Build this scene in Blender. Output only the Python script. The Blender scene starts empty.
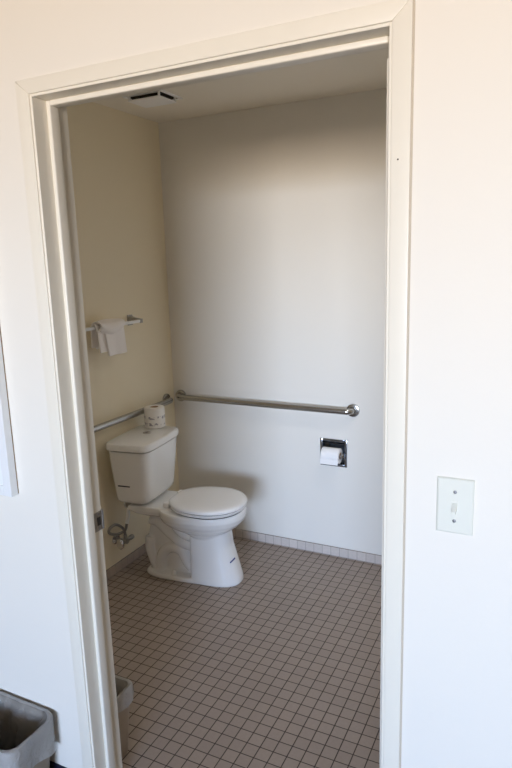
import bpy, bmesh, math, random
from mathutils import Vector, Matrix
random.seed(7)
S = bpy.context.scene
COL = S.collection
PI = math.pi

# ------------------------------------------------------------------ materials
def mat(name, color, rough=0.5, metal=0.0, bump=0.0, bscale=60.0, var=0.0, vscale=8.0, spec=0.5, coat=0.0):
    m = bpy.data.materials.new(name); m.use_nodes = True
    nt = m.node_tree; N = nt.nodes; L = nt.links
    b = N['Principled BSDF']
    b.inputs['Base Color'].default_value = (*color, 1)
    b.inputs['Roughness'].default_value = rough
    b.inputs['Metallic'].default_value = metal
    b.inputs['Specular IOR Level'].default_value = spec
    b.inputs['Coat Weight'].default_value = coat
    tc = N.new('ShaderNodeTexCoord')
    if var > 0:
        n = N.new('ShaderNodeTexNoise'); n.inputs['Scale'].default_value = vscale; n.inputs['Detail'].default_value = 4
        L.new(tc.outputs['Object'], n.inputs['Vector'])
        mx = N.new('ShaderNodeMix'); mx.data_type = 'RGBA'
        mx.inputs[6].default_value = (*[c * (1 - var) for c in color], 1)
        mx.inputs[7].default_value = (*[min(1, c * (1 + var)) for c in color], 1)
        L.new(n.outputs['Fac'], mx.inputs[0]); L.new(mx.outputs[2], b.inputs['Base Color'])
    if bump > 0:
        n2 = N.new('ShaderNodeTexNoise'); n2.inputs['Scale'].default_value = bscale; n2.inputs['Detail'].default_value = 5
        L.new(tc.outputs['Object'], n2.inputs['Vector'])
        bp = N.new('ShaderNodeBump'); bp.inputs['Strength'].default_value = bump; bp.inputs['Distance'].default_value = 0.002
        L.new(n2.outputs['Fac'], bp.inputs['Height']); L.new(bp.outputs['Normal'], b.inputs['Normal'])
    return m

M = {}
M['wall'] = mat('cream_wall_paint', (0.80, 0.755, 0.675), 0.6, bump=0.12, bscale=90, spec=0.3)
M['bath_wall'] = mat('bathroom_wall_paint', (0.79, 0.76, 0.70), 0.5, bump=0.10, bscale=90, spec=0.3)
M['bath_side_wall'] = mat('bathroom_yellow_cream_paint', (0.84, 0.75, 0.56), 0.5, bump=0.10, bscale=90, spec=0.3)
M['ceiling'] = mat('ceiling_paint', (0.88, 0.83, 0.73), 0.7, bump=0.1, bscale=120)
M['trim'] = mat('cream_trim_enamel', (0.80, 0.75, 0.645), 0.33, var=0.015, vscale=20)
M['caulk'] = mat('aged_tan_caulk', (0.50, 0.43, 0.34), 0.7)
M['door'] = mat('door_enamel', (0.85, 0.80, 0.71), 0.35)
M['china'] = mat('white_vitreous_china', (0.88, 0.88, 0.87), 0.09, coat=0.3)
M['seat'] = mat('white_seat_plastic', (0.92, 0.92, 0.92), 0.22)
M['steel'] = mat('brushed_stainless_steel', (0.46, 0.45, 0.43), 0.24, 1.0, var=0.05, vscale=150)
M['chrome'] = mat('polished_chrome', (0.66, 0.66, 0.68), 0.07, 1.0)
M['lens'] = mat('fill_light_glow_lens', (0.9, 0.9, 0.88), 0.5)  # glowing lens of the added ceiling fill light
M['lens'].node_tree.nodes['Principled BSDF'].inputs['Emission Color'].default_value = (1.0, .93, .84, 1)
M['lens'].node_tree.nodes['Principled BSDF'].inputs['Emission Strength'].default_value = 3.0
M['dark_chrome'] = mat('darkened_chrome', (0.36, 0.38, 0.42), 0.12, 1.0)  # dark reflections of the room put into the chrome colour
M['dull_metal'] = mat('dull_nickel_plated_metal', (0.42, 0.40, 0.37), 0.35, 1.0)
M['strike'] = mat('worn_brass_and_steel', (0.42, 0.40, 0.38), 0.35, 1.0, var=0.2, vscale=120)
M['hole'] = mat('dark_opening', (0.03, 0.025, 0.02), 0.8)
M['braid'] = mat('braided_steel_hose', (0.30, 0.29, 0.27), 0.45, 0.8, bump=0.6, bscale=500)
M['white_plastic'] = mat('white_plastic', (0.84, 0.84, 0.82), 0.35)
M['plate'] = mat('ivory_switch_plastic', (0.74, 0.735, 0.65), 0.32)
M['screw'] = mat('grey_screw_head', (0.30, 0.30, 0.32), 0.35, 0.8)
M['vent'] = mat('vent_white_plastic', (0.92, 0.92, 0.92), 0.45)
M['paper'] = mat('white_tissue_paper', (0.88, 0.87, 0.86), 0.9, bump=0.25, bscale=260)
M['core'] = mat('cardboard_core', (0.42, 0.30, 0.2), 0.9)
M['towel'] = mat('white_terry_cloth', (0.92, 0.88, 0.85), 0.95, bump=0.9, bscale=420)
M['bin'] = mat('beige_bin_plastic', (0.33, 0.27, 0.20), 0.45)
M['bin_grey'] = mat('taupe_bin_plastic', (0.46, 0.385, 0.30), 0.45)
M['vinyl'] = mat('navy_vinyl_base', (0.012, 0.013, 0.03), 0.4)
M['carpet'] = mat('brown_carpet', (0.13, 0.095, 0.068), 0.95, bump=0.6, bscale=300, var=0.15, vscale=60)
M['tan_wall'] = mat('tan_bedroom_paint', (0.24, 0.19, 0.14), 0.7)
M['tan_ceiling'] = mat('bedroom_ceiling_paint', (0.30, 0.265, 0.22), 0.7)
M['frame_white'] = mat('white_frame_lacquer', (0.80, 0.80, 0.79), 0.35)
M['frame_wood'] = mat('brown_backing_board', (0.28, 0.19, 0.12), 0.7)
M['canvas'] = mat('pale_print_paper', (0.86, 0.88, 0.89), 0.3)
M['sticker'] = mat('dark_blue_print', (0.02, 0.05, 0.22), 0.5)
M['sticker_dark'] = mat('dark_navy_print', (0.012, 0.016, 0.05), 0.5)

def tile_mat(name, c1, c2, grout, pitch, off, axes, mortar=0.0034):
    """square mosaic tiles laid out in world metres"""
    m = bpy.data.materials.new(name); m.use_nodes = True
    nt = m.node_tree; N = nt.nodes; L = nt.links; b = N['Principled BSDF']
    g = N.new('ShaderNodeNewGeometry'); sp = N.new('ShaderNodeSeparateXYZ'); L.new(g.outputs['Position'], sp.inputs[0])
    cb = N.new('ShaderNodeCombineXYZ')
    for i, (a, o) in enumerate(zip(axes, off)):
        ad = N.new('ShaderNodeMath'); ad.operation = 'SUBTRACT'; L.new(sp.outputs[a], ad.inputs[0]); ad.inputs[1].default_value = o
        dv = N.new('ShaderNodeMath'); dv.operation = 'DIVIDE'; L.new(ad.outputs[0], dv.inputs[0]); dv.inputs[1].default_value = pitch
        L.new(dv.outputs[0], cb.inputs[i])
    fr = N.new('ShaderNodeVectorMath'); fr.operation = 'FRACTION'; L.new(cb.outputs[0], fr.inputs[0])
    fl = N.new('ShaderNodeVectorMath'); fl.operation = 'FLOOR'; L.new(cb.outputs[0], fl.inputs[0])
    s2 = N.new('ShaderNodeSeparateXYZ'); L.new(fr.outputs[0], s2.inputs[0])
    ds = []
    for k in range(2):
        a1 = N.new('ShaderNodeMath'); a1.operation = 'SUBTRACT'; L.new(s2.outputs[k], a1.inputs[0]); a1.inputs[1].default_value = 0.5
        a2 = N.new('ShaderNodeMath'); a2.operation = 'ABSOLUTE'; L.new(a1.outputs[0], a2.inputs[0]); ds.append(a2)
    mxm = N.new('ShaderNodeMath'); mxm.operation = 'MAXIMUM'; L.new(ds[0].outputs[0], mxm.inputs[0]); L.new(ds[1].outputs[0], mxm.inputs[1])
    w = mortar / pitch / 2
    mr = N.new('ShaderNodeMapRange'); mr.inputs[1].default_value = 0.5 - w * 1.35; mr.inputs[2].default_value = 0.5 - w * 0.65
    L.new(mxm.outputs[0], mr.inputs[0])
    wn = N.new('ShaderNodeTexWhiteNoise'); wn.noise_dimensions = '3D'; L.new(fl.outputs[0], wn.inputs['Vector'])
    mx = N.new('ShaderNodeMix'); mx.data_type = 'RGBA'; mx.inputs[6].default_value = (*c1, 1); mx.inputs[7].default_value = (*c2, 1)
    L.new(wn.outputs['Value'], mx.inputs[0])
    nz = N.new('ShaderNodeTexNoise'); nz.inputs['Scale'].default_value = 90; nz.inputs['Detail'].default_value = 4; L.new(g.outputs['Position'], nz.inputs['Vector'])
    sc = N.new('ShaderNodeMapRange'); sc.inputs[3].default_value = 0.9; sc.inputs[4].default_value = 1.1; L.new(nz.outputs['Fac'], sc.inputs[0])
    ml = N.new('ShaderNodeMix'); ml.data_type = 'RGBA'; ml.blend_type = 'MULTIPLY'; ml.inputs[0].default_value = 1
    L.new(mx.outputs[2], ml.inputs[6]); L.new(sc.outputs[0], ml.inputs[7])
    mg = N.new('ShaderNodeMix'); mg.data_type = 'RGBA'; L.new(mr.outputs[0], mg.inputs[0]); L.new(ml.outputs[2], mg.inputs[6]); mg.inputs[7].default_value = (*grout, 1)
    L.new(mg.outputs[2], b.inputs['Base Color'])
    ro = N.new('ShaderNodeMapRange'); ro.inputs[3].default_value = 0.42; ro.inputs[4].default_value = 0.85; L.new(mr.outputs[0], ro.inputs[0]); L.new(ro.outputs[0], b.inputs['Roughness'])
    inv = N.new('ShaderNodeMath'); inv.operation = 'SUBTRACT'; inv.inputs[0].default_value = 1; L.new(mr.outputs[0], inv.inputs[1])
    bp = N.new('ShaderNodeBump'); bp.inputs['Strength'].default_value = 0.5; bp.inputs['Distance'].default_value = 0.0015
    L.new(inv.outputs[0], bp.inputs['Height']); L.new(bp.outputs['Normal'], b.inputs['Normal'])
    return m

PITCH = 0.0495
M['floor_tile'] = tile_mat('mauve_mosaic_floor', (0.34, 0.278, 0.235), (0.37, 0.303, 0.256), (0.055, 0.04, 0.032), PITCH, (-0.5233, 0.021), (0, 1))
M['base_tile_back'] = tile_mat('pale_base_tile', (0.56, 0.50, 0.46), (0.62, 0.555, 0.51), (0.30, 0.26, 0.23), 0.0503, (-0.664, 0.0035), (0, 2), 0.0022)
M['base_tile_left_shaded'] = tile_mat('base_tile_side_shaded', (0.42, 0.345, 0.29), (0.46, 0.38, 0.32), (0.30, 0.26, 0.23), 0.0503, (0.021, 0.0035), (1, 2), 0.0022)  # same base tile, darkened and warmed for the shade on this wall

def wrapper_mat():
    """white tissue wrapper with grey-blue printed marks in two bands"""
    m = bpy.data.materials.new('printed_tissue_wrapper'); m.use_nodes = True
    nt = m.node_tree; N = nt.nodes; L = nt.links; b = N['Principled BSDF']; b.inputs['Roughness'].default_value = 0.7
    tc = N.new('ShaderNodeTexCoord'); sp = N.new('ShaderNodeSeparateXYZ'); L.new(tc.outputs['Object'], sp.inputs[0])
    vo = N.new('ShaderNodeTexNoise'); vo.inputs['Scale'].default_value = 48; vo.inputs['Detail'].default_value = 2; L.new(tc.outputs['Object'], vo.inputs['Vector'])
    th = N.new('ShaderNodeMapRange'); th.inputs[1].default_value = 0.50; th.inputs[2].default_value = 0.56; L.new(vo.outputs['Fac'], th.inputs[0])
    ramp = N.new('ShaderNodeValToRGB'); L.new(sp.outputs[2], ramp.inputs[0])
    e = ramp.color_ramp; e.interpolation = 'CONSTANT'
    e.elements[0].position = 0.0; e.elements[0].color = (0, 0, 0, 1)
    e.elements[1].position = 0.014; e.elements[1].color = (1, 1, 1, 1)
    for p, v in ((0.030, 0), (0.050, 1), (0.066, 0)):
        q = e.elements.new(p); q.color = (v, v, v, 1)
    mu = N.new('ShaderNodeMath'); mu.operation = 'MULTIPLY'; L.new(th.outputs[0], mu.inputs[0]); L.new(ramp.outputs[0], mu.inputs[1])
    mx = N.new('ShaderNodeMix'); mx.data_type = 'RGBA'; mx.inputs[6].default_value = (0.84, 0.82, 0.79, 1); mx.inputs[7].default_value = (0.36, 0.35, 0.38, 1)
    L.new(mu.outputs[0], mx.inputs[0]); L.new(mx.outputs[2], b.inputs['Base Color'])
    return m
M['wrapper'] = wrapper_mat()

def liner_mat(name, opacity):
    m = bpy.data.materials.new(name); m.use_nodes = True
    nt = m.node_tree; N = nt.nodes; L = nt.links; N.remove(N['Principled BSDF'])
    out = N['Material Output']
    tr = N.new('ShaderNodeBsdfTransparent'); tr.inputs[0].default_value = (0.9, 0.9, 0.9, 1)
    df = N.new('ShaderNodeBsdfDiffuse'); df.inputs[0].default_value = (0.9, 0.89, 0.86, 1)
    tl = N.new('ShaderNodeBsdfTranslucent'); tl.inputs[0].default_value = (0.9, 0.89, 0.86, 1)
    gl = N.new('ShaderNodeBsdfGlossy'); gl.inputs[1].default_value = 0.13
    tc = N.new('ShaderNodeTexCoord'); nz = N.new('ShaderNodeTexNoise'); nz.inputs['Scale'].default_value = 34; nz.inputs['Detail'].default_value = 5; nz.inputs['Distortion'].default_value = 1.2
    L.new(tc.outputs['Object'], nz.inputs['Vector']); bp = N.new('ShaderNodeBump'); bp.inputs['Strength'].default_value = 0.9; bp.inputs['Distance'].default_value = 0.012
    L.new(nz.outputs['Fac'], bp.inputs['Height'])
    for q in (gl, df, tl): L.new(bp.outputs['Normal'], q.inputs['Normal'])
    a = N.new('ShaderNodeMixShader'); a.inputs[0].default_value = 0.45; L.new(df.outputs[0], a.inputs[1]); L.new(tl.outputs[0], a.inputs[2])
    c = N.new('ShaderNodeMixShader'); c.inputs[0].default_value = opacity; L.new(tr.outputs[0], c.inputs[1]); L.new(a.outputs[0], c.inputs[2])
    fr = N.new('ShaderNodeFresnel'); fr.inputs[0].default_value = 1.5
    d = N.new('ShaderNodeMixShader'); L.new(fr.outputs[0], d.inputs[0]); L.new(c.outputs[0], d.inputs[1]); L.new(gl.outputs[0], d.inputs[2])
    L.new(d.outputs[0], out.inputs['Surface'])
    return m
M['liner'] = liner_mat('translucent_bag_film', 0.34); M['liner_hem'] = liner_mat('doubled_bag_film', 0.62)

def glass_mat():
    m = bpy.data.materials.new('window_glass'); m.use_nodes = True
    nt = m.node_tree; N = nt.nodes; L = nt.links; N.remove(N['Principled BSDF'])
    tr = N.new('ShaderNodeBsdfTransparent'); gl = N.new('ShaderNodeBsdfGlossy'); gl.inputs[1].default_value = 0.02
    a = N.new('ShaderNodeMixShader'); a.inputs[0].default_value = 0.06; L.new(tr.outputs[0], a.inputs[1]); L.new(gl.outputs[0], a.inputs[2])
    L.new(a.outputs[0], N['Material Output'].inputs['Surface']); return m
M['glass'] = glass_mat()

# ------------------------------------------------------------------ mesh helpers
def obj(name, bm, m, parent=None, smooth=False, angle=35):
    me = bpy.data.meshes.new(name)
    bmesh.ops.recalc_face_normals(bm, faces=bm.faces)
    if parent is not None:
        wp = parent
        off = Vector((0, 0, 0))
        while wp is not None: off += wp.location; wp = wp.parent
        bmesh.ops.translate(bm, verts=bm.verts, vec=-off)
    bm.to_mesh(me); bm.free()
    if m: me.materials.append(m)
    if smooth:
        me.polygons.foreach_set('use_smooth', [True] * len(me.polygons))
        me.set_sharp_from_angle(angle=math.radians(angle))
    o = bpy.data.objects.new(name, me); COL.objects.link(o)
    if parent is not None: o.parent = parent
    return o
def thing(name, label, cat, loc, group=None):
    o = bpy.data.objects.new(name, None); COL.objects.link(o); o.location = loc
    o.empty_display_size = 0.05; o['label'] = label; o['category'] = cat
    if group: o['group'] = group
    return o
def tag(o, label, cat, group=None):
    o['label'] = label; o['category'] = cat
    if group: o['group'] = group
    return o
def struct(name, bm, m, parent=None, smooth=False):
    o = obj(name, bm, m, parent, smooth); o['kind'] = 'structure'; return o
def recentre(o, loc):
    """move a mesh object's origin to loc without moving its shape"""
    loc = Vector(loc); o.data.transform(Matrix.Translation(-loc)); o.location = loc; return o
def box(bm, x0, x1, y0, y1, z0, z1, bev=0.0, seg=2):
    b = bmesh.new(); bmesh.ops.create_cube(b, size=1)
    for v in b.verts:
        v.co = Vector((x0 if v.co.x < 0 else x1, y0 if v.co.y < 0 else y1, z0 if v.co.z < 0 else z1))
    if bev > 0: bmesh.ops.bevel(b, geom=b.edges[:], offset=bev, segments=seg, profile=0.5, affect='EDGES')
    merge(bm, b)
def merge(bm, b, mtx=None):
    if mtx is not None: bmesh.ops.transform(b, matrix=mtx, verts=b.verts)
    me = bpy.data.meshes.new('t'); b.to_mesh(me); b.free(); bm.from_mesh(me); bpy.data.meshes.remove(me)
def loft(bm, rings, cap0=True, cap1=True):
    """rings: lists of points of equal length"""
    R = [[bm.verts.new(p) for p in r] for r in rings]
    n = len(R[0])
    for a, b in zip(R, R[1:]):
        for i in range(n): bm.faces.new((a[i], a[(i + 1) % n], b[(i + 1) % n], b[i]))
    if cap0: bm.faces.new(R[0][::-1])
    if cap1: bm.faces.new(R[-1])
    return R
def sup(cx, cy, z, rx, ry, n=2.0, k=40, rxb=None, nb=None):
    """superellipse ring; rxb = radius on the -x side"""
    P = []
    for i in range(k):
        t = 2 * PI * i / k; c, s = math.cos(t), math.sin(t)
        e = n if c >= 0 or nb is None else nb
        r = rx if c >= 0 or rxb is None else rxb
        P.append(Vector((cx + r * math.copysign(abs(c) ** (2 / e), c), cy + ry * math.copysign(abs(s) ** (2 / e), s), z)))
    return P
def spline(P, n=8):
    """Catmull-Rom through points"""
    P = [Vector(p) for p in P]; Q = [P[0] * 2 - P[1]] + P + [P[-1] * 2 - P[-2]]; out = []
    for i in range(1, len(Q) - 2):
        a, b, c, d = Q[i - 1:i + 3]
        for j in range(n):
            t = j / n
            out.append(0.5 * ((2 * b) + (c - a) * t + (2 * a - 5 * b + 4 * c - d) * t * t + (3 * b - a - 3 * c + d) * t ** 3))
    out.append(P[-1]); return out
def tube(bm, P, r, k=16, cap=True):
    P = [Vector(p) for p in P]; rr = r if isinstance(r, (list, tuple)) else [r] * len(P)
    T = [(P[min(i + 1, len(P) - 1)] - P[max(i - 1, 0)]).normalized() for i in range(len(P))]
    u = T[0].orthogonal().normalized(); rings = []
    for i, p in enumerate(P):
        u = (u - T[i] * u.dot(T[i])).normalized(); v = T[i].cross(u)
        rings.append([p + (u * math.cos(2 * PI * j / k) + v * math.sin(2 * PI * j / k)) * rr[i] for j in range(k)])
    loft(bm, rings, cap, cap)
def lathe(bm, prof, origin, axis, k=32, cap=True):
    """prof: (distance along axis, radius)"""
    ax = Vector(axis).normalized(); u = ax.orthogonal().normalized(); v = ax.cross(u); o = Vector(origin)
    rings = [[o + ax * d + (u * math.cos(2 * PI * j / k) + v * math.sin(2 * PI * j / k)) * max(r, 1e-5) for j in range(k)] for d, r in prof]
    loft(bm, rings, cap, cap)
B = bmesh.new

# ------------------------------------------------------------------ dimensions (metres; door wall front face is y = 0)
XO = -0.8726; ZT = 2.032          # casing inner edge, left / head;  right one is XI
XL = -1.758; YB = 1.828; ZC = 2.391
WT = 0.118                        # wall thickness at the jamb
XR = 0.42                         # right wall of the bathroom
BX0, BX1, BY0, BZ = -2.3, 3.9, -7.50, 2.44
XI = 0.007                        # casing inner edge, right
JL, JR, JZ = XO + 0.006, XI - 0.006, ZT - 0.006   # jamb faces, a reveal back from the casing edge

# ------------------------------------------------------------------ setting
b = B(); box(b, XL - .1, XR + .1, 0.065, YB + .1, -0.05, 0.0); struct('floor', b, M['floor_tile'])
b = B(); box(b, BX0 - .1, BX1 + .1, BY0 - .1, 0.065, -0.05, 0.0); struct('floor_bedroom', b, M['carpet'])
b = B(); box(b, XL - .1, XR + .1, WT - .012, YB + .1, ZC, ZC + .05); CE = struct('ceiling', b, M['ceiling'])
b = B(); box(b, BX0 - .1, BX1 + .1, BY0 - .1, 0.01, BZ, BZ + .05); struct('ceiling_bedroom', b, M['tan_ceiling'])
b = B(); box(b, XL - .1, XL, WT - .01, YB + .1, 0, ZC + .02); struct('wall_left', b, M['bath_side_wall'])
HX0, HX1, HZ0, HZ1 = -.823, -.671, .524, .676
b = B(); k_ = .011
box(b, XL, HX0 + k_, YB, YB + .1, 0, ZC + .02); box(b, HX1 - k_, XR, YB, YB + .1, 0, ZC + .02)
box(b, HX0 + k_, HX1 - k_, YB, YB + .1, 0, HZ0 + k_); box(b, HX0 + k_, HX1 - k_, YB, YB + .1, HZ1 - k_, ZC + .02)
struct('wall_back', b, M['bath_wall'])
b = B(); box(b, XR, XR + .1, WT - .01, YB + .1, 0, ZC + .02); struct('wall_right', b, M['bath_wall'])
# door wall with its opening
b = B()
box(b, BX0 - .1, JL - .018, 0.0, WT - .004, 0, BZ + .02)
box(b, JR + .018, BX1 + .1, 0.0, WT - .004, 0, BZ + .02)
box(b, JL - .018, JR + .018, 0.0, WT - .004, JZ + .018, BZ + .02)
struct('wall_front', b, M['wall'])
b = B(); box(b, BX0 - .1, BX0, BY0, 0, 0, BZ + .02); struct('wall_bedroom_left', b, M['tan_wall'])
b = B(); box(b, BX1, BX1 + .1, BY0, 0, 0, BZ + .02); struct('wall_bedroom_right', b, M['tan_wall'])
WX0, WX1, WZ0, WZ1 = -0.15, 3.0, 0.90, 2.34
b = B()
box(b, BX0, WX0, BY0 - .12, BY0, 0, BZ + .02); box(b, WX1, BX1, BY0 - .12, BY0, 0, BZ + .02)
box(b, WX0, WX1, BY0 - .12, BY0, 0, WZ0); box(b, WX0, WX1, BY0 - .12, BY0, WZ1, BZ + .02)
struct('wall_bedroom_rear', b, M['tan_wall'])
# window of the bedroom, behind the viewer
b = B()
for a in ((WX0, WX0 + .05, WZ0, WZ1), (WX1 - .05, WX1, WZ0, WZ1), (WX0, WX1, WZ0, WZ0 + .05), (WX0, WX1, WZ1 - .05, WZ1)):
    box(b, a[0], a[1], BY0 - .09, BY0 - .04, a[2], a[3], .004)
w = struct('window_1', b, M['trim'])
b = B(); box(b, WX0 + .04, WX1 - .04, BY0 - .07, BY0 - .062, WZ0 + .04, WZ1 - .04); obj('window_pane', b, M['glass'], w)

# casing: three mitred flat boards, each with eased edges
CW, CT = 0.040, 0.0055
def board(name, pts):
    b = B()
    lo = [b.verts.new((x, 0.0, z)) for x, z in pts]; hi = [b.verts.new((x, -CT, z)) for x, z in pts]
    b.faces.new(lo); top = b.faces.new(hi[::-1])
    for i in range(4): b.faces.new((lo[i], lo[(i + 1) % 4], hi[(i + 1) % 4], hi[i]))
    bmesh.ops.bevel(b, geom=[e for e in top.edges], offset=0.0018, segments=3, profile=0.5, affect='EDGES')
    return struct(name, b, M['trim'], smooth=True)
HW = 0.034
c = board('trim_1', [(XO - CW, 0.0), (XO, 0.0), (XO, ZT), (XO - CW, ZT + HW)])
board('trim_2', [(XO - CW, ZT + HW), (XO, ZT), (XI, ZT), (CW + .003, ZT + HW)])
c = board('trim_3', [(XI, 0.0), (CW + .003, 0.0), (CW + .003, ZT + HW), (XI, ZT)])
for x0, x1, z0, z1 in ((CW + .003, CW + .0065, 0, ZT + HW),):
    b = B(); box(b, x0, x1, -.0012, 0, z0, z1); obj('caulk_bead', b, M['caulk'], c)
b = B(); lathe(b, [(0, .0016), (.0006, .0016)], (0.021, -CT - .0001, 1.797), (0, -1, 0), 10); obj('nail_hole', b, M['hole'], c)
# jamb with stop
b = B()
box(b, JL - .018, JL, -0.001, WT, 0, JZ + .018, .0012); box(b, JR, JR + .018, -0.001, WT, 0, JZ + .018, .0012)
box(b, JL, JR, -0.001, WT, JZ, JZ + .018, .0012)
j = struct('trim_4', b, M['trim'])
SY0, SY1, SP = 0.043, 0.074, 0.013
for nm, a in (('door_stop', (JL, JL + SP, 0, JZ)), ('door_stop', (JR - SP, JR, 0, JZ)), ('door_stop', (JL + SP, JR - SP, JZ - SP, JZ))):
    b = B(); box(b, a[0], a[1], SY0, SY1, a[2], a[3], .003, 3); obj(nm, b, M['trim'], j, True)
# strike plate on the latch side
b = B()
box(b, JL, JL + .0022, 0.084, WT + .001, 0.864, 0.922, .0006)
lathe(b, [(-.029, .004), (.029, .004)], (JL + .0005, WT + .003, 0.893), (0, 0, 1), 12)
sp = obj('strike_plate', b, M['strike'], j)
b = B(); box(b, JL + .0018, JL + .0027, 0.096, 0.111, 0.880, 0.906, .0003); obj('latch_hole', b, M['hole'], sp)
for z in (0.871, 0.915):
    b = B(); lathe(b, [(0, .0032), (.0032, .0032), (.0036, .002)], (JL, 0.103, z), (1, 0, 0), 10); obj('screw', b, M['screw'], sp)
# door leaf, swung open into the bathroom along its hinges
DX0, DX1 = -0.0350, 0.0
b = B(); box(b, DX0, DX1, WT + .004, WT + .866, 0.008, 2.010, .002); d = struct('door_1', b, M['door'])
for s, x in ((-1, DX0), (1, DX1)):
    b = B(); lathe(b, [(0, .032), (.004, .032), (.008, .012), (.034, .011), (.042, .024), (.056, .027), (.066, .022), (.069, .004)], (x, WT + .80, 0.893), (s, 0, 0), 24)
    obj('door_knob', b, M['steel'], d, True)
for z in (0.2, 1.0, 1.82):
    b = B(); lathe(b, [(-.045, .006), (.045, .006)], (0.0, WT + .008, z), (0, 0, 1), 12); box(b, -.0065, .0, WT + .006, WT + .012, z - .043, z + .043); obj('hinge', b, M['dull_metal'], d, True)
# baseboards
BH = 0.054
b = B(); box(b, XL, XR, YB - .008, YB, 0, BH, .002); struct('baseboard_back', b, M['base_tile_back'])
b = B(); box(b, XL, XL + .008, WT, YB - .008, 0, BH, .002); struct('baseboard_left', b, M['base_tile_left_shaded'])
b = B()
for x0, x1 in ((BX0, XO - CW - .001), (CW + .004, BX1)):
    box(b, x0, x1, -.006, 0, 0, .098, .002); box(b, x0, x1, -.014, 0, 0, .012, .003)
struct('baseboard_bedroom', b, M['vinyl'])

# ------------------------------------------------------------------ toilet
YT = 1.30
T = thing('toilet', 'white two-piece toilet with closed lid against the left wall of the bathroom', 'toilet', (-1.60, YT, 0))
b = B()
# bowl
loft(b, [sup(-1.285, YT - .004, z, rx, ry, 2.15, 48, rxb, 3.0) for z, rx, ry, rxb in
         ((.405, .218, .166, .22), (.394, .226, .171, .22), (.370, .226, .170, .22), (.342, .212, .157, .21), (.316, .187, .137, .18), (.294, .155, .112, .14), (.276, .125, .09, .10), (.25, .10, .07, .05))])
# pedestal front block
loft(b, [sup(-1.236, YT + .008, z, rx, ry, 2.5, 48, rxb, 9.0) for z, rx, ry, rxb in
         ((0.0, .142, .090, .112), (.010, .147, .093, .112), (.03, .145, .092, .112), (.12, .120, .086, .112), (.20, .098, .080, .112), (.29, .088, .074, .112))])
# rear body, foot, deck
loft(b, [sup(-1.455, YT, z, .15, ry, 5, 40, rxb, 5) for z, rxb, ry in
         ((0.0, .16, .018), (.06, .155, .016), (.12, .158, .016), (.22, .155, .016), (.30, .135, .018), (.345, .11, .045), (.39, .11, .08))])
loft(b, [sup(-1.42, YT + .004, z, .16, ry, 4, 40, rxb, 3) for z, rxb, ry in ((0, .205, .088), (.008, .210, .091), (.018, .206, .089), (.025, .195, .082))])
loft(b, [sup(-1.50, YT, z, .12, ry, 4, 40, rxb, 6) for z, rxb, ry in
         ((.352, .10, .09), (.368, .15, .115), (.390, .20, .125), (.408, .205, .125), (.414, .20, .12))])
# trapway relief on both sides
for s in (-1, 1):
    y = YT + s * .014
    tube(b, spline([(-1.590, y, .30), (-1.545, y, .290), (-1.480, y, .235), (-1.415, y, .192), (-1.34, y, .175)], 6), .028, 14)
    tube(b, spline([(-1.600, y, .20), (-1.606, y, .14), (-1.59, y, .08), (-1.57, y, .03)], 6), .026, 14)
    tube(b, spline([(-1.545, y, .030), (-1.535, y, .095), (-1.505, y, .140), (-1.46, y, .158), (-1.415, y, .140), (-1.385, y, .085), (-1.36, y, .055)], 6), .030, 14)
    tube(b, spline([(-1.46, y + s * .022, .345), (-1.432, y + s * .022, .285), (-1.385, y + s * .016, .24), (-1.31, y, .225)], 6), .024, 14)
bowl = obj('bowl', b, M['china'], T, True, 180)
rm = bowl.modifiers.new('blend', 'REMESH'); rm.mode = 'VOXEL'; rm.voxel_size = 0.0040; rm.use_smooth_shade = True
sm = bowl.modifiers.new('soften', 'SMOOTH'); sm.factor = 0.5; sm.iterations = 4
for s in (-1, 1):
    b = B(); lathe(b, [(0, .0145), (.010, .0142), (.017, .011), (.022, .005), (.0225, .0005)], (-1.448, YT + .004 + s * .058, .0225), (0, 0, 1), 20)
    obj('bolt_cap', b, M['seat'], T, True)['label'] = 'round white cap over the floor bolt'
# tank
def tank_ring(z, xb, xf, hw, n=6, bow=.012):
    P = []
    for p in sup((xb + xf) / 2, YT + .008, z, (xf - xb) / 2, hw, n, 64):
        if p.x > (xb + xf) / 2: p.x += bow * (1 - ((p.y - YT - .008) / hw) ** 2) * ((p.x - (xb + xf) / 2) / ((xf - xb) / 2))
        P.append(p)
    return P
b = B()
loft(b, [tank_ring(z, xb, xf, hw, 7, .008) for z, xb, xf, hw in
         ((.432, -1.69, -1.55, .142), (.437, -1.703, -1.535, .154), (.450, -1.712, -1.524, .161), (.47, -1.715, -1.520, .163), (.60, -1.724, -1.508, .176), (.713, -1.73, -1.499, .187))])
tank = obj('tank', b, M['china'], T, True, 40)
b = B(); box(b, -1.679, -1.611, -.001, .001, -.003, .003, .0004)
bmesh.ops.rotate(b, verts=b.verts, cent=(-1.62, 0, 0), matrix=Matrix.Rotation(math.radians(-7), 3, 'X')); bmesh.ops.translate(b, verts=b.verts, vec=(0, YT - .1628, .530))
obj('printed_strip', b, M['sticker_dark'], tank)['label'] = 'small dark printed strip low on the tank side'
b = B()
loft(b, [tank_ring(z, xb, xf, hw, 7, .008) for z, xb, xf, hw in
         ((.7205, -1.733, -1.497, .190), (.7215, -1.738, -1.491, .196), (.746, -1.738, -1.491, .196), (.753, -1.735, -1.495, .192), (.756, -1.728, -1.503, .184))])
lid = obj('tank_lid', b, M['china'], T, True, 50)
b = B(); loft(b, [tank_ring(z, xb, xf, hw, 7, .008) for z, xb, xf, hw in ((.7125, -1.722, -1.510, .174), (.7210, -1.722, -1.510, .174))]); obj('lid_seam_shade', b, M['hole'], tank)  # dark filler that paints the shadow line under the lid
b = B(); lathe(b, [(0, .022), (.003, .022), (.0045, .020), (.0046, .018), (.0035, .017), (.0035, .0005)], (-1.609, 1.340, .7555), (0, 0, 1), 28)
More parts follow.
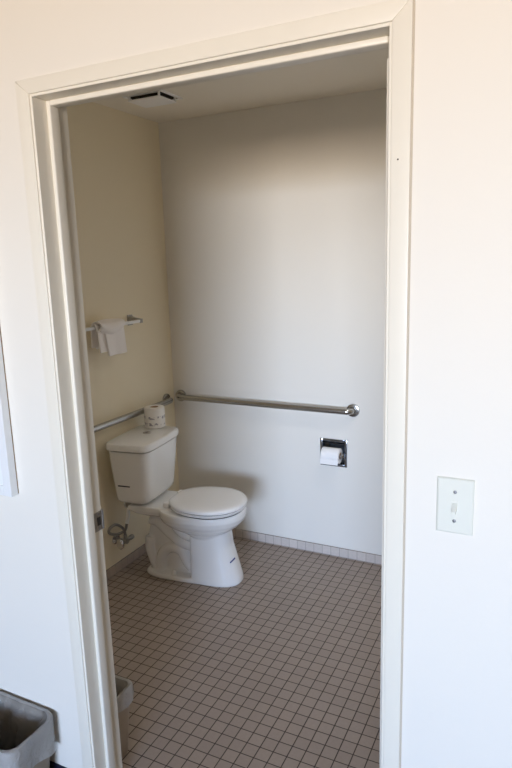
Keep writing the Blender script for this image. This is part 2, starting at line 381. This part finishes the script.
fb = obj('flush_button', b, M['chrome'], lid, True); fb['label'] = 'round chrome flush button'
b = B(); box(b, -.0005, .0005, -.017, .017, 0, .0004); bmesh.ops.translate(b, verts=b.verts, vec=(-1.609, 1.340, .759)); obj('button_split', b, M['hole'], fb)
# seat ring and lid
def egg(z, g):
    P = []; cx = -1.238; cy = YT - .010
    for i in range(96):
        t = 2 * PI * i / 96; c, s = math.cos(t), math.sin(t)
        if c >= 0: x = cx + (.184 + g) * abs(c) ** (2 / 2.1); y = (.173 + g) * math.copysign(abs(s) ** (2 / 2.1), s)
        else:
            f = abs(c) ** (2 / 3.6)
            x = cx - (.210 + g) * f; y = (.173 + g) * math.copysign(abs(s) ** (2 / 4.2), s) * (1 - .37 * f ** 2.2)
        P.append(Vector((x, cy + y, z)))
    return P
b = B(); loft(b, [egg(z, g) for z, g in ((.4095, -.012), (.412, -.006), (.421, -.003), (.4235, -.006))]); obj('seat', b, M['seat'], T, True, 50)
b = B(); loft(b, [egg(z, g) for z, g in ((.4275, -.007), (.430, -.001), (.437, .001), (.443, -.001), (.448, -.008), (.4515, -.025), (.454, -.06), (.455, -.11))])
seat_lid = obj('seat_lid', b, M['seat'], T, True, 50)
b = B(); loft(b, [egg(z, -.011) for z in (.4225, .4285)]); obj('seat_gap_shade', b, M['hole'], seat_lid)  # dark fill painting the shade between seat and lid
b = B(); loft(b, [egg(z, -.014) for z in (.404, .4105)]); obj('seat_gap_shade', b, M['hole'], seat_lid)  # dark fill painting the shade between bowl and seat
for s in (-1, 1):
    b = B(); box(b, -1.462, -1.430, YT - .010 + s * .078 - .020, YT - .010 + s * .078 + .020, .411, .440, .006, 3)
    obj('seat_hinge', b, M['seat'], T, True)
T.location.x += .008; T.rotation_euler.z = math.radians(7)     # it stands slightly askew to the wall

# shutoff valve and hose on the left wall
V = thing('water_valve', 'chrome water shutoff valve with looped grey hose beneath the toilet tank', 'valve', (XL, 1.205, .19))
b = B(); lathe(b, [(0, .030), (.003, .029), (.007, .018), (.008, .009)], (XL, 1.205, .19), (1, 0, 0), 28); obj('wall_flange', b, M['chrome'], V, True)
b = B(); tube(b, [(XL + .002, 1.205, .19), (XL + .062, 1.205, .19)], .0085, 16)
tube(b, [(XL + .055, 1.205, .19), (XL + .078, 1.205, .19)], .0155, 18)
tube(b, [(XL + .066, 1.205, .185), (XL + .066, 1.205, .225)], .0095, 14)
tube(b, [(XL + .066, 1.165, .19), (XL + .066, 1.255, .19)], .0105, 14)
obj('valve_body', b, M['dull_metal'], V, True)
b = B()
lathe(b, [(0, .012), (.004, .026), (.008, .029), (.014, .029), (.018, .024), (.019, .006)], (XL + .066, 1.170, .19), (0, -1, 0), 28)
for v in b.verts: v.co.x = XL + .066 + (v.co.x - XL - .066) * .78
obj('valve_handle', b, M['chrome'], V, True)['label'] = 'oval chrome handle'
b = B(); lathe(b, [(0, .014), (.016, .014), (.02, .01)], (XL + .066, 1.248, .19), (0, 1, 0), 6); obj('packing_nut', b, M['dull_metal'], V)
hose = spline([(XL + .066, 1.205, .222), (XL + .068, 1.198, .250), (XL + .066, 1.178, .280), (XL + .063, 1.138, .308), (XL + .055, 1.100, .300), (XL + .055, 1.098, .275), (XL + .072, 1.138, .258), (XL + .095, 1.168, .268), (XL + .112, 1.165, .300), (XL + .117, 1.176, .350), (XL + .118, 1.188, .410)], 8)
b = B(); tube(b, hose, .0072, 12); obj('supply_hose', b, M['braid'], V, True)
b = B(); tube(b, [(XL + .1135, 1.167, .312), (XL + .117, 1.178, .355), (XL + .118, 1.186, .392)], .0098, 14); obj('hose_sleeve', b, M['white_plastic'], V, True)['label'] = 'white plastic hose sleeve'
b = B(); lathe(b, [(0, .012), (.004, .015), (.03, .017), (.034, .017)], (XL + .118, 1.188, .396), (0, 0, 1), 18); obj('coupling_nut', b, M['dull_metal'], V, True)

# roll of tissue in its printed wrapper on the tank lid
RX, RY, RZ = -1.640, 1.460, .7565
R = thing('toilet_paper_roll', 'wrapped roll of toilet paper with grey printed marks standing on the toilet tank', 'toilet paper', (RX, RY, RZ))
b = B(); lathe(b, [(0, .050), (.003, .055), (.104, .055), (.110, .052), (.112, .045), (.111, .026), (.098, .0235), (.096, .0005)], (RX, RY, RZ), (0, 0, 1), 40)
obj('wrapper', b, M['wrapper'], R, True, 50)
b = B()
R0 = [[Vector((RX + r * math.cos(2 * PI * i / 28), RY + r * math.sin(2 * PI * i / 28), RZ + z)) for i in range(28)] for r, z in ((.0225, .097), (.0225, .110), (.0215, .110), (.0215, .097))]
loft(b, R0, False, False); obj('cardboard_core', b, M['core'], R, True)

# ------------------------------------------------------------------ grab bars
def grab_bar(label, p0, p1, out, rb):
    """p0/p1: flange centres on the wall; out: direction away from the wall"""
    o = Vector(out); p0, p1 = Vector(p0), Vector(p1); mid = (p0 + p1) / 2
    g = thing('grab_bar', label, 'grab bar', mid)
    d = (p1 - p0).normalized(); st = .045; c = .030
    P = [p0 + o * .004, p0 + o * (st - c)]
    for i in range(1, 8):
        a = i / 8 * PI / 2; P.append(p0 + o * (st - c + c * math.sin(a)) + d * (c - c * math.cos(a)))
    P += [p0 + o * st + d * c, p1 + o * st - d * c]
    for i in range(1, 8):
        a = i / 8 * PI / 2; P.append(p1 + o * (st - c + c * math.cos(a)) - d * (c - c * math.sin(a)))
    P += [p1 + o * (st - c), p1 + o * .004]
    b = B(); tube(b, P, rb, 20); obj('bar', b, M['steel'], g, True, 60)
    for p in (p0, p1):
        b = B(); lathe(b, [(0, .035), (.006, .035), (.010, .0335), (.012, .028), (.0125, .018)], p, o, 36); obj('flange', b, M['steel'], g, True)
    return g
grab_bar('long stainless grab bar across the back wall above the paper holder', (-1.705, YB, .848), (-.638, YB, .843), (0, -1, 0), .0165)
grab_bar('stainless grab bar on the left wall running behind the toilet tank', (XL, .78, .838), (XL, 1.742, .838), (1, 0, 0), .0165)

# ------------------------------------------------------------------ towel bar and towel
TZ, TX = 1.332, XL + .070
G = thing('towel_bar', 'thin white towel bar with chrome brackets high on the left wall', 'towel bar', (XL, 1.15, TZ))
b = B(); box(b, TX - .008, TX + .008, .84, 1.462, TZ - .008, TZ + .008, .002); obj('bar', b, M['white_plastic'], G, True)
for y in (.852, 1.452):
    b = B(); box(b, XL, XL + .007, y - .021, y + .021, TZ - .024, TZ + .032, .003)
    loft(b, [[(x, y + sy * h, TZ + sz * v + zc) for sy, sz in ((-1, -1), (1, -1), (1, 1), (-1, 1))] for x, h, v, zc in ((XL + .006, .016, .019, .006), (XL + .03, .011, .011, .006), (XL + .062, .010, .010, .002), (TX + .0095, .010, .0105, .0))])
    obj('bracket', b, M['dull_metal'], G, True)

def sheet(bm, U, Vv, f, th):
    """thick cloth: f(u,v) -> point, u,v in 0..1"""
    g = [[Vector(f(i / U, k / Vv)) for k in range(Vv + 1)] for i in range(U + 1)]
    nrm = [[None] * (Vv + 1) for _ in range(U + 1)]
    for i in range(U + 1):
        for k in range(Vv + 1):
            du = g[min(i + 1, U)][k] - g[max(i - 1, 0)][k]; dv = g[i][min(k + 1, Vv)] - g[i][max(k - 1, 0)]
            nrm[i][k] = du.cross(dv).normalized()
    A = [[bm.verts.new(g[i][k] + nrm[i][k] * th / 2) for k in range(Vv + 1)] for i in range(U + 1)]
    C = [[bm.verts.new(g[i][k] - nrm[i][k] * th / 2) for k in range(Vv + 1)] for i in range(U + 1)]
    for i in range(U):
        for k in range(Vv):
            bm.faces.new((A[i][k], A[i + 1][k], A[i + 1][k + 1], A[i][k + 1])); bm.faces.new((C[i][k], C[i][k + 1], C[i + 1][k + 1], C[i + 1][k]))
    for i in range(U):
        bm.faces.new((A[i][0], C[i][0], C[i + 1][0], A[i + 1][0])); bm.faces.new((A[i][Vv], A[i + 1][Vv], C[i + 1][Vv], C[i][Vv]))
    for k in range(Vv):
        bm.faces.new((A[0][k], A[0][k + 1], C[0][k + 1], C[0][k])); bm.faces.new((A[U][k], C[U][k], C[U][k + 1], A[U][k + 1]))
def drape(y0, y1, zf, zb, rad, wob, skew=0.0):
    """cloth over the bar: u along the bar, v from front hem over the bar to back hem"""
    def f(u, v):
        y = y0 + (y1 - y0) * u
        lf, lb, arc = TZ - zf, TZ - zb, PI * rad
        tot = lf + arc + lb; s = v * tot
        w = wob * math.sin(u * 9.0 + 1.3)
        if s < lf:
            t = 1 - s / lf; x = TX + rad + .010 * t + w * t; z = TZ - lf * t; yy = y + skew * t * (.3 + .7 * (1 - u))
        elif s < lf + arc:
            a = (s - lf) / rad; x = TX + rad * math.cos(a); z = TZ + rad * math.sin(a); yy = y
        else:
            t = (s - lf - arc) / lb; x = TX - rad - .004 * t + w * t * .6; z = TZ - lb * t; yy = y
        return (x, yy, z)
    return f
b = B()
sheet(b, 14, 30, drape(1.085, 1.185, 1.212, 1.235, .017, .003), .010)          # left leaf hanging behind
sheet(b, 18, 30, drape(1.125, 1.275, 1.190, 1.225, .026, .003, .012), .012)     # front leaf
# gathered fold tucked across the top, sagging in the middle
def swag(u, v):
    y = 1.088 + .182 * u
    sag = math.sin(PI * min(1, u * 1.05)) ** 1.2
    a = v * 1.55 * PI - .45 * PI
    rx = .026 + .010 * sag; rz = .019 + .012 * sag
    return (TX + .014 + rx * math.cos(a), y + .006 * math.sin(v * 5), TZ + .008 + rz * math.sin(a) - .016 * sag * (1 if math.cos(a) > 0 else .3))
sheet(b, 22, 22, swag, .009)
tw = obj('hand_towel', b, M['towel'], None, True, 60); recentre(tw, (TX, 1.2, TZ))
m_ = tw.modifiers.new('soft', 'SUBSURF'); m_.levels = 1; m_.render_levels = 1
tag(tw, 'small white folded hand towel draped over the towel bar', 'towel')

# ------------------------------------------------------------------ recessed paper holder and its roll
HX0, HX1, HZ0, HZ1 = -.823, -.671, .524, .676
H = thing('toilet_paper_holder', 'square chrome recessed paper holder on the back wall under the grab bar', 'toilet paper holder', ((HX0 + HX1) / 2, YB, HZ0))
b = B()
fw = .014; fy0, fy1 = YB - .006, YB
for a in ((HX0, HX0 + fw, HZ0, HZ1), (HX1 - fw, HX1, HZ0, HZ1), (HX0 + fw, HX1 - fw, HZ0, HZ0 + fw), (HX0 + fw, HX1 - fw, HZ1 - fw, HZ1)):
    box(b, a[0], a[1], fy0, fy1, a[2], a[3], .003)
obj('rim', b, M['dark_chrome'], H, True)
# curved chrome pocket
b = B()
k_ = .0125
def pocket(u, v):
    a = v * PI
    return (HX0 + k_ + (HX1 - HX0 - 2 * k_) * u, YB - .001 + .058 * math.sin(a) ** .6, (HZ0 + HZ1) / 2 - (HZ1 - HZ0 - 2 * k_) / 2 * math.cos(a))
sheet(b, 8, 24, pocket, .0016)
for x in (HX0 + k_ - .001, HX1 - k_): box(b, x, x + .001, YB - .001, YB + .058, HZ0 + k_, HZ1 - k_)
obj('pocket', b, M['dark_chrome'], H, True, 60)
ZR, YR = .592, YB - .024
for x in (HX0 + .016, HX1 - .016):
    b = B()
    sx = .0045
    loft(b, [[(x + s1 * sx, y, z + s2 * hh) for s1, s2 in ((-1, -1), (1, -1), (1, 1), (-1, 1))] for y, z, hh in ((YB + .050, ZR, .018), (YB + .02, ZR, .016), (YR - .004, ZR, .013), (YR - .012, ZR - .001, .009))])
    obj('arm', b, M['chrome'], H)
b = B(); tube(b, [(HX0 + .017, YR, ZR), (HX1 - .017, YR, ZR)], .008, 16); obj('spindle', b, M['chrome'], H, True)
RL0, RL1, RR = HX0 + .0225, HX1 - .031, .041
Q = thing('toilet_paper_roll', 'white toilet paper roll held in the chrome holder on the back wall', 'toilet paper', ((RL0 + RL1) / 2, YR, ZR))
b = B()
rings = [[Vector((x, YR + r * math.cos(2 * PI * i / 40), ZR + r * math.sin(2 * PI * i / 40))) for i in range(40)] for x, r in
         ((RL0, .0195), (RL0, RR - .002), (RL0 + .002, RR), (RL1 - .002, RR), (RL1, RR - .002), (RL1, .0195), (RL0, .0195))]
loft(b, rings, False, False)
obj('paper', b, M['paper'], Q, True, 40)
b = B(); sheet(b, 6, 8, lambda u, v: (RL0 + (RL1 - RL0) * u, YR - RR - .001 - .002 * v, ZR - .010 - .030 * v), .0008); obj('loose_sheet', b, M['paper'], Q)
b = B()
loft(b, [[Vector((x, YR + r * math.cos(2 * PI * i / 28), ZR + r * math.sin(2 * PI * i / 28))) for i in range(28)] for x, r in
         ((RL0 - .0005, .0172), (RL0 - .0005, .0194), (RL1 + .0005, .0194), (RL1 + .0005, .0172), (RL0 - .0005, .0172))], False, False)
obj('cardboard_core', b, M['core'], Q, True)

# ------------------------------------------------------------------ ceiling vent
VX0, VX1, VY0, VY1 = -1.577, -1.358, 1.283, 1.460
F = thing('ceiling_vent', 'square white exhaust vent with dark side gaps on the bathroom ceiling', 'vent', ((VX0 + VX1) / 2, (VY0 + VY1) / 2, ZC))
b = B()
for a in ((VX0, VX0 + .016, VY0, VY1), (VX1 - .016, VX1, VY0, VY1), (VX0 + .016, VX1 - .016, VY0, VY0 + .016), (VX0 + .016, VX1 - .016, VY1 - .016, VY1)):
    box(b, a[0], a[1], a[2], a[3], ZC - .006, ZC, .0015)
obj('frame', b, M['vent'], F)
b = B(); box(b, -1.550, -1.372, VY0 + .002, VY1 - .034, ZC - .028, ZC - .022, .0015); obj('cover_panel', b, M['vent'], F)
b = B(); box(b, VX0 + .016, VX1 - .016, VY0 + .016, VY1 - .016, ZC - .004, ZC - .001); box(b, VX0 + .04, VX1 - .03, VY0 + .02, VY1 - .05, ZC - .0215, ZC - .002); obj('duct', b, M['hole'], F)
for x in (VX0 + .034, VX1 - .020):
    for y in (VY0 + .008, VY1 - .040):
        b = B(); box(b, x - .004, x + .004, y - .004, y + .004, ZC - .025, ZC - .002, .001); obj('corner_post', b, M['vent'], F)

# ------------------------------------------------------------------ light switch
SX, SZ = .1425, 1.138
W = thing('light_switch', 'ivory toggle light switch plate on the wall right of the doorway', 'light switch', (SX, 0, SZ))
b = B()
loft(b, [[(SX + sx * (.0352 - i), -y, SZ + sz * (.0572 - i)) for sx, sz in ((-1, -1), (1, -1), (1, 1), (-1, 1))] for y, i in ((0, 0), (.0022, 0), (.0045, .0018), (.0055, .0045))])
obj('cover_plate', b, M['plate'], W)
b = B(); box(b, SX - .0052, SX + .0052, -.0063, -.0050, SZ - .0122, SZ + .0122, .0004); obj('toggle_slot', b, M['plate'], W)
b = B(); loft(b, [[(SX + sx * h, -y, z + sz * v) for sx, sz in ((-1, -1), (1, -1), (1, 1), (-1, 1))] for y, z, h, v in ((.0055, SZ, .0045, .0085), (.010, SZ - .003, .0043, .006), (.0185, SZ - .0085, .0036, .0035), (.0195, SZ - .009, .0028, .0025))]); obj('toggle', b, M['plate'], W)
for z in (SZ + .030, SZ - .030):
    b = B(); lathe(b, [(0, .0034), (.0008, .0034), (.0016, .0022), (.0018, .0005)], (SX, -.0054, z), (0, -1, 0), 16); s_ = obj('screw', b, M['screw'], W, True)

# ------------------------------------------------------------------ framed panel at the left edge
PX1, PZ0, PD = -1.059, .986, .028
PX0, PZ1 = -1.62, 1.76
P_ = thing('picture_frame', 'white framed picture cut off by the left edge of the photo', 'picture', ((PX0 + PX1) / 2, 0, PZ0))
b = B()
for a in ((PX0, PX0 + .03, PZ0, PZ1), (PX1 - .03, PX1, PZ0, PZ1), (PX0 + .03, PX1 - .03, PZ0, PZ0 + .03), (PX0 + .03, PX1 - .03, PZ1 - .03, PZ1)):
    box(b, a[0], a[1], -PD, -.004, a[2], a[3], .0015)
obj('frame', b, M['frame_white'], P_)
b = B(); box(b, PX0 + .028, PX1 - .028, -PD + .004, -PD + .008, PZ0 + .028, PZ1 - .028); obj('print', b, M['canvas'], P_)
b = B(); box(b, PX0 + .002, PX1 - .001, -.004, 0, PZ0 + .002, PZ1 - .002); obj('backing_board', b, M['frame_wood'], P_)

# ------------------------------------------------------------------ waste bins with bags
def rrect(cx, cy, z, hx, hy, r, k=6):
    P = []
    for q, (sx, sy) in enumerate(((1, 1), (-1, 1), (-1, -1), (1, -1))):
        for i in range(k + 1):
            a = (q + i / k) * PI / 2
            P.append(Vector((cx + sx * (hx - r) + r * math.cos(a), cy + sy * (hy - r) + r * math.sin(a), z)))
    return P
def dens(P, n):
    """add points along a ring so bags can wrinkle"""
    out = []; L = len(P)
    for i in range(L):
        a, b_ = P[i], P[(i + 1) % L]; m = max(1, int((b_ - a).length / n))
        for k in range(m): out.append(a.lerp(b_, k / m))
    return out
def waste_bin(label, blabel, cx, cy, hx, hy, h, taper, r, m, fold, seed):
    t = thing('waste_bin', label, 'waste bin', (cx, cy, 0), None)
    b = B()
    def rr(z, g=0.0): f = taper * (1 - z / h); return rrect(cx, cy, z, hx - f + g, hy - f + g, r)
    loft(b, [rr(0, -.003), rr(.004), rr(h - .012), rr(h - .012, .003), rr(h - .002, .004), rr(h, .002), rr(h, -.002), rr(h - .01, -.0035), rr(.006, -.0035)], True, True)
    obj('body', b, m, t, True, 40)
    rnd = random.Random(seed)
    ph = [rnd.uniform(0, 6.28) for _ in range(8)]
    base = dens(rr(h), .012); n = len(base); c = Vector((cx, cy, 0))
    def ring(z, g, amp, fz, zamp=0.0):
        f = taper * (1 - min(z, h) / h); P = dens(rrect(cx, cy, h, hx, hy, r), .012); out = []
        for i, p in enumerate(P):
            u = 2 * PI * i / len(P); d = (p - Vector((cx, cy, h)))
            d.x *= (hx - f + g) / hx; d.y *= (hy - f + g) / hy
            w = amp * (math.sin(7 * u + ph[0] + fz) + .6 * math.sin(15 * u + ph[1] - fz * 2) + .5 * math.sin(26 * u + ph[2] + fz * 3)) / 2
            nn = Vector((d.x, d.y, 0)).normalized()
            zz = z + zamp * (math.sin(3 * u + ph[3]) + .5 * math.sin(8 * u + ph[4]))
            out.append(Vector((cx, cy, zz)) + Vector((d.x, d.y, 0)) + nn * w)
        return out
    b = B()
    rings = [ring(h - fold, .012, .004, 0, .008), ring(h - fold * .66, .0105, .0035, .4), ring(h - fold * .33, .0085, .0025, .8), ring(h - .004, .0068, .0008, 1.2), ring(h + .0045, .003, .0008, 1.4), ring(h + .003, -.006, .002, 1.6),
             ring(h - .02, -.016, .009, 1.8), ring(h - .045, -.024, .016, 2.2), ring(h - .08, -.028, .020, 2.6), ring(h * .56, -.030, .022, 3.2), ring(h * .40, -.030, .020, 3.8), ring(h * .22, -.030, .014, 4.2), ring(.03, -.032, .006, 4.8)]
    n_ring = len(rings[0]); loft(b, rings, False, True)
    lb = obj('bin_bag', b, M['liner'], None, True, 70); lb.data.materials.append(M['liner_hem'])
    for p in lb.data.polygons:
        if p.index < 5 * n_ring: p.material_index = 1
    recentre(lb, (cx, cy, 0))
    tag(lb, blabel, 'bin bag')
    return t
waste_bin('beige waste bin against the white wall in the bottom left corner', 'clear plastic bag folded over the rim of the bin left of the doorway',
          -1.150, -.102, .158, .088, .292, .022, .04, M['bin'], .10, 3)
waste_bin('small tan waste bin on the tile floor just inside the doorway', 'whitish plastic bag lining the small bin on the tile floor',
          -1.009, .188, .106, .055, .252, .018, .024, M['bin_grey'], .042, 9)

# ------------------------------------------------------------------ seat the blue strip on the pedestal's surface
dg = bpy.context.evaluated_depsgraph_get(); dg.update()
ev = bowl.evaluated_get(dg)
org = Vector((.30, -1.18, 1.62)); tgt = Vector((-1.112, 1.32, .139)); mw = ev.matrix_world.inverted()
ok, loc, nor, _ = ev.ray_cast(mw @ org, (mw.to_3x3() @ (tgt - org)).normalized())
if ok:
    n = nor.normalized(); side = Vector((0, 0, 1)).cross(n).normalized(); up = n.cross(side)
    b = B(); box(b, -.0205, .0205, -.0010, .0010, -.0036, .0036, .0003)
    k = obj('printed_strip', b, M['sticker'], None); k.parent = bowl
    k.data.transform((Matrix((side, -n, up)).transposed() @ Matrix.Rotation(math.radians(-14), 3, 'Y')).to_4x4()); k.location = loc + n * .0006
    k['label'] = 'small blue printed strip low on the pedestal'

# ------------------------------------------------------------------ daylight through the bedroom window
pl = bpy.data.lights.new('window_portal', 'AREA'); pl.shape = 'RECTANGLE'; pl.size = WX1 - WX0; pl.size_y = WZ1 - WZ0
po = bpy.data.objects.new('window_portal', pl); COL.objects.link(po)
po.location = ((WX0 + WX1) / 2, BY0 - .02, (WZ0 + WZ1) / 2); po.rotation_euler = (math.radians(90), 0, 0)
pl.cycles.is_portal = True
# ground below the horizon, pale haze at it, bluer sky above
SKY = ((-0.28, (0.38, 0.30, 0.22)), (-0.11, (0.64, 0.515, 0.405)), (-0.035, (0.80, 0.745, 0.69)), (0.01, (0.74, 0.80, 0.91)), (0.10, (0.63, 0.79, 1.06)), (0.28, (0.30, 0.46, 0.78)))
# added fill light in the unseen part of the bathroom ceiling
LX, LY = -.02, .98
b = B(); lathe(b, [(0, .085), (.004, .102), (.007, .102), (.007, .086), (.001, .084)], (LX, LY, ZC), (0, 0, -1), 40); obj('fill_light_trim', b, M['white_plastic'], CE, True)
b = B(); lathe(b, [(0, .084), (.0015, .084)], (LX, LY, ZC), (0, 0, -1), 40); obj('fill_light_lens', b, M['lens'], CE)
dl = bpy.data.lights.new('fill_light', 'AREA'); dl.shape = 'DISK'; dl.size = .16; dl.energy = 6.5; dl.color = (1.0, .97, .94); dl.spread = math.radians(128)
do = bpy.data.objects.new('fill_light', dl); COL.objects.link(do); do.location = (LX, LY, ZC - .009)
wd = bpy.data.worlds.new('daylight_sky'); S.world = wd; wd.use_nodes = True
nt = wd.node_tree; N = nt.nodes; L = nt.links; bg = N['Background']
tc = N.new('ShaderNodeTexCoord'); sx = N.new('ShaderNodeSeparateXYZ'); L.new(tc.outputs['Generated'], sx.inputs[0])
rp = N.new('ShaderNodeMapRange'); rp.inputs[1].default_value = -0.5; rp.inputs[2].default_value = 0.5; L.new(sx.outputs[2], rp.inputs[0])
cr = N.new('ShaderNodeValToRGB'); L.new(rp.outputs[0], cr.inputs[0]); el = cr.color_ramp.elements
while len(el) < len(SKY): el.new(0.5)
for e_, (p, c_) in zip(el, SKY): e_.position = p + 0.5
for e_, (p, c_) in zip(cr.color_ramp.elements, SKY): e_.color = (*c_, 1)
L.new(cr.outputs[0], bg.inputs[0]); bg.inputs[1].default_value = 105.0

# ------------------------------------------------------------------ camera
yaw, pitch, roll = 0.464101, -0.196795, -0.0307722
f = Vector((-math.sin(yaw) * math.cos(pitch), math.cos(yaw) * math.cos(pitch), math.sin(pitch)))
r = Vector((math.cos(yaw), math.sin(yaw), 0)); u = r.cross(f)
r2 = r * math.cos(roll) + u * math.sin(roll); u2 = -r * math.sin(roll) + u * math.cos(roll)
cd = bpy.data.cameras.new('camera'); co = bpy.data.objects.new('camera', cd); COL.objects.link(co)
co.matrix_world = Matrix(((r2.x, u2.x, -f.x, .306915), (r2.y, u2.y, -f.y, -1.187253), (r2.z, u2.z, -f.z, 1.620680), (0, 0, 0, 1)))
cd.sensor_fit = 'VERTICAL'; cd.sensor_height = 36; cd.lens = 613.453 / 768 * 36; cd.clip_start = 0.02
S.camera = co

vs = S.view_settings
vs.view_transform = 'Standard'; vs.look = 'None'; vs.gamma = 1; vs.use_curve_mapping = False; vs.exposure = -0.52
S.cycles.max_bounces = 14; S.cycles.diffuse_bounces = 8; S.cycles.transparent_max_bounces = 16
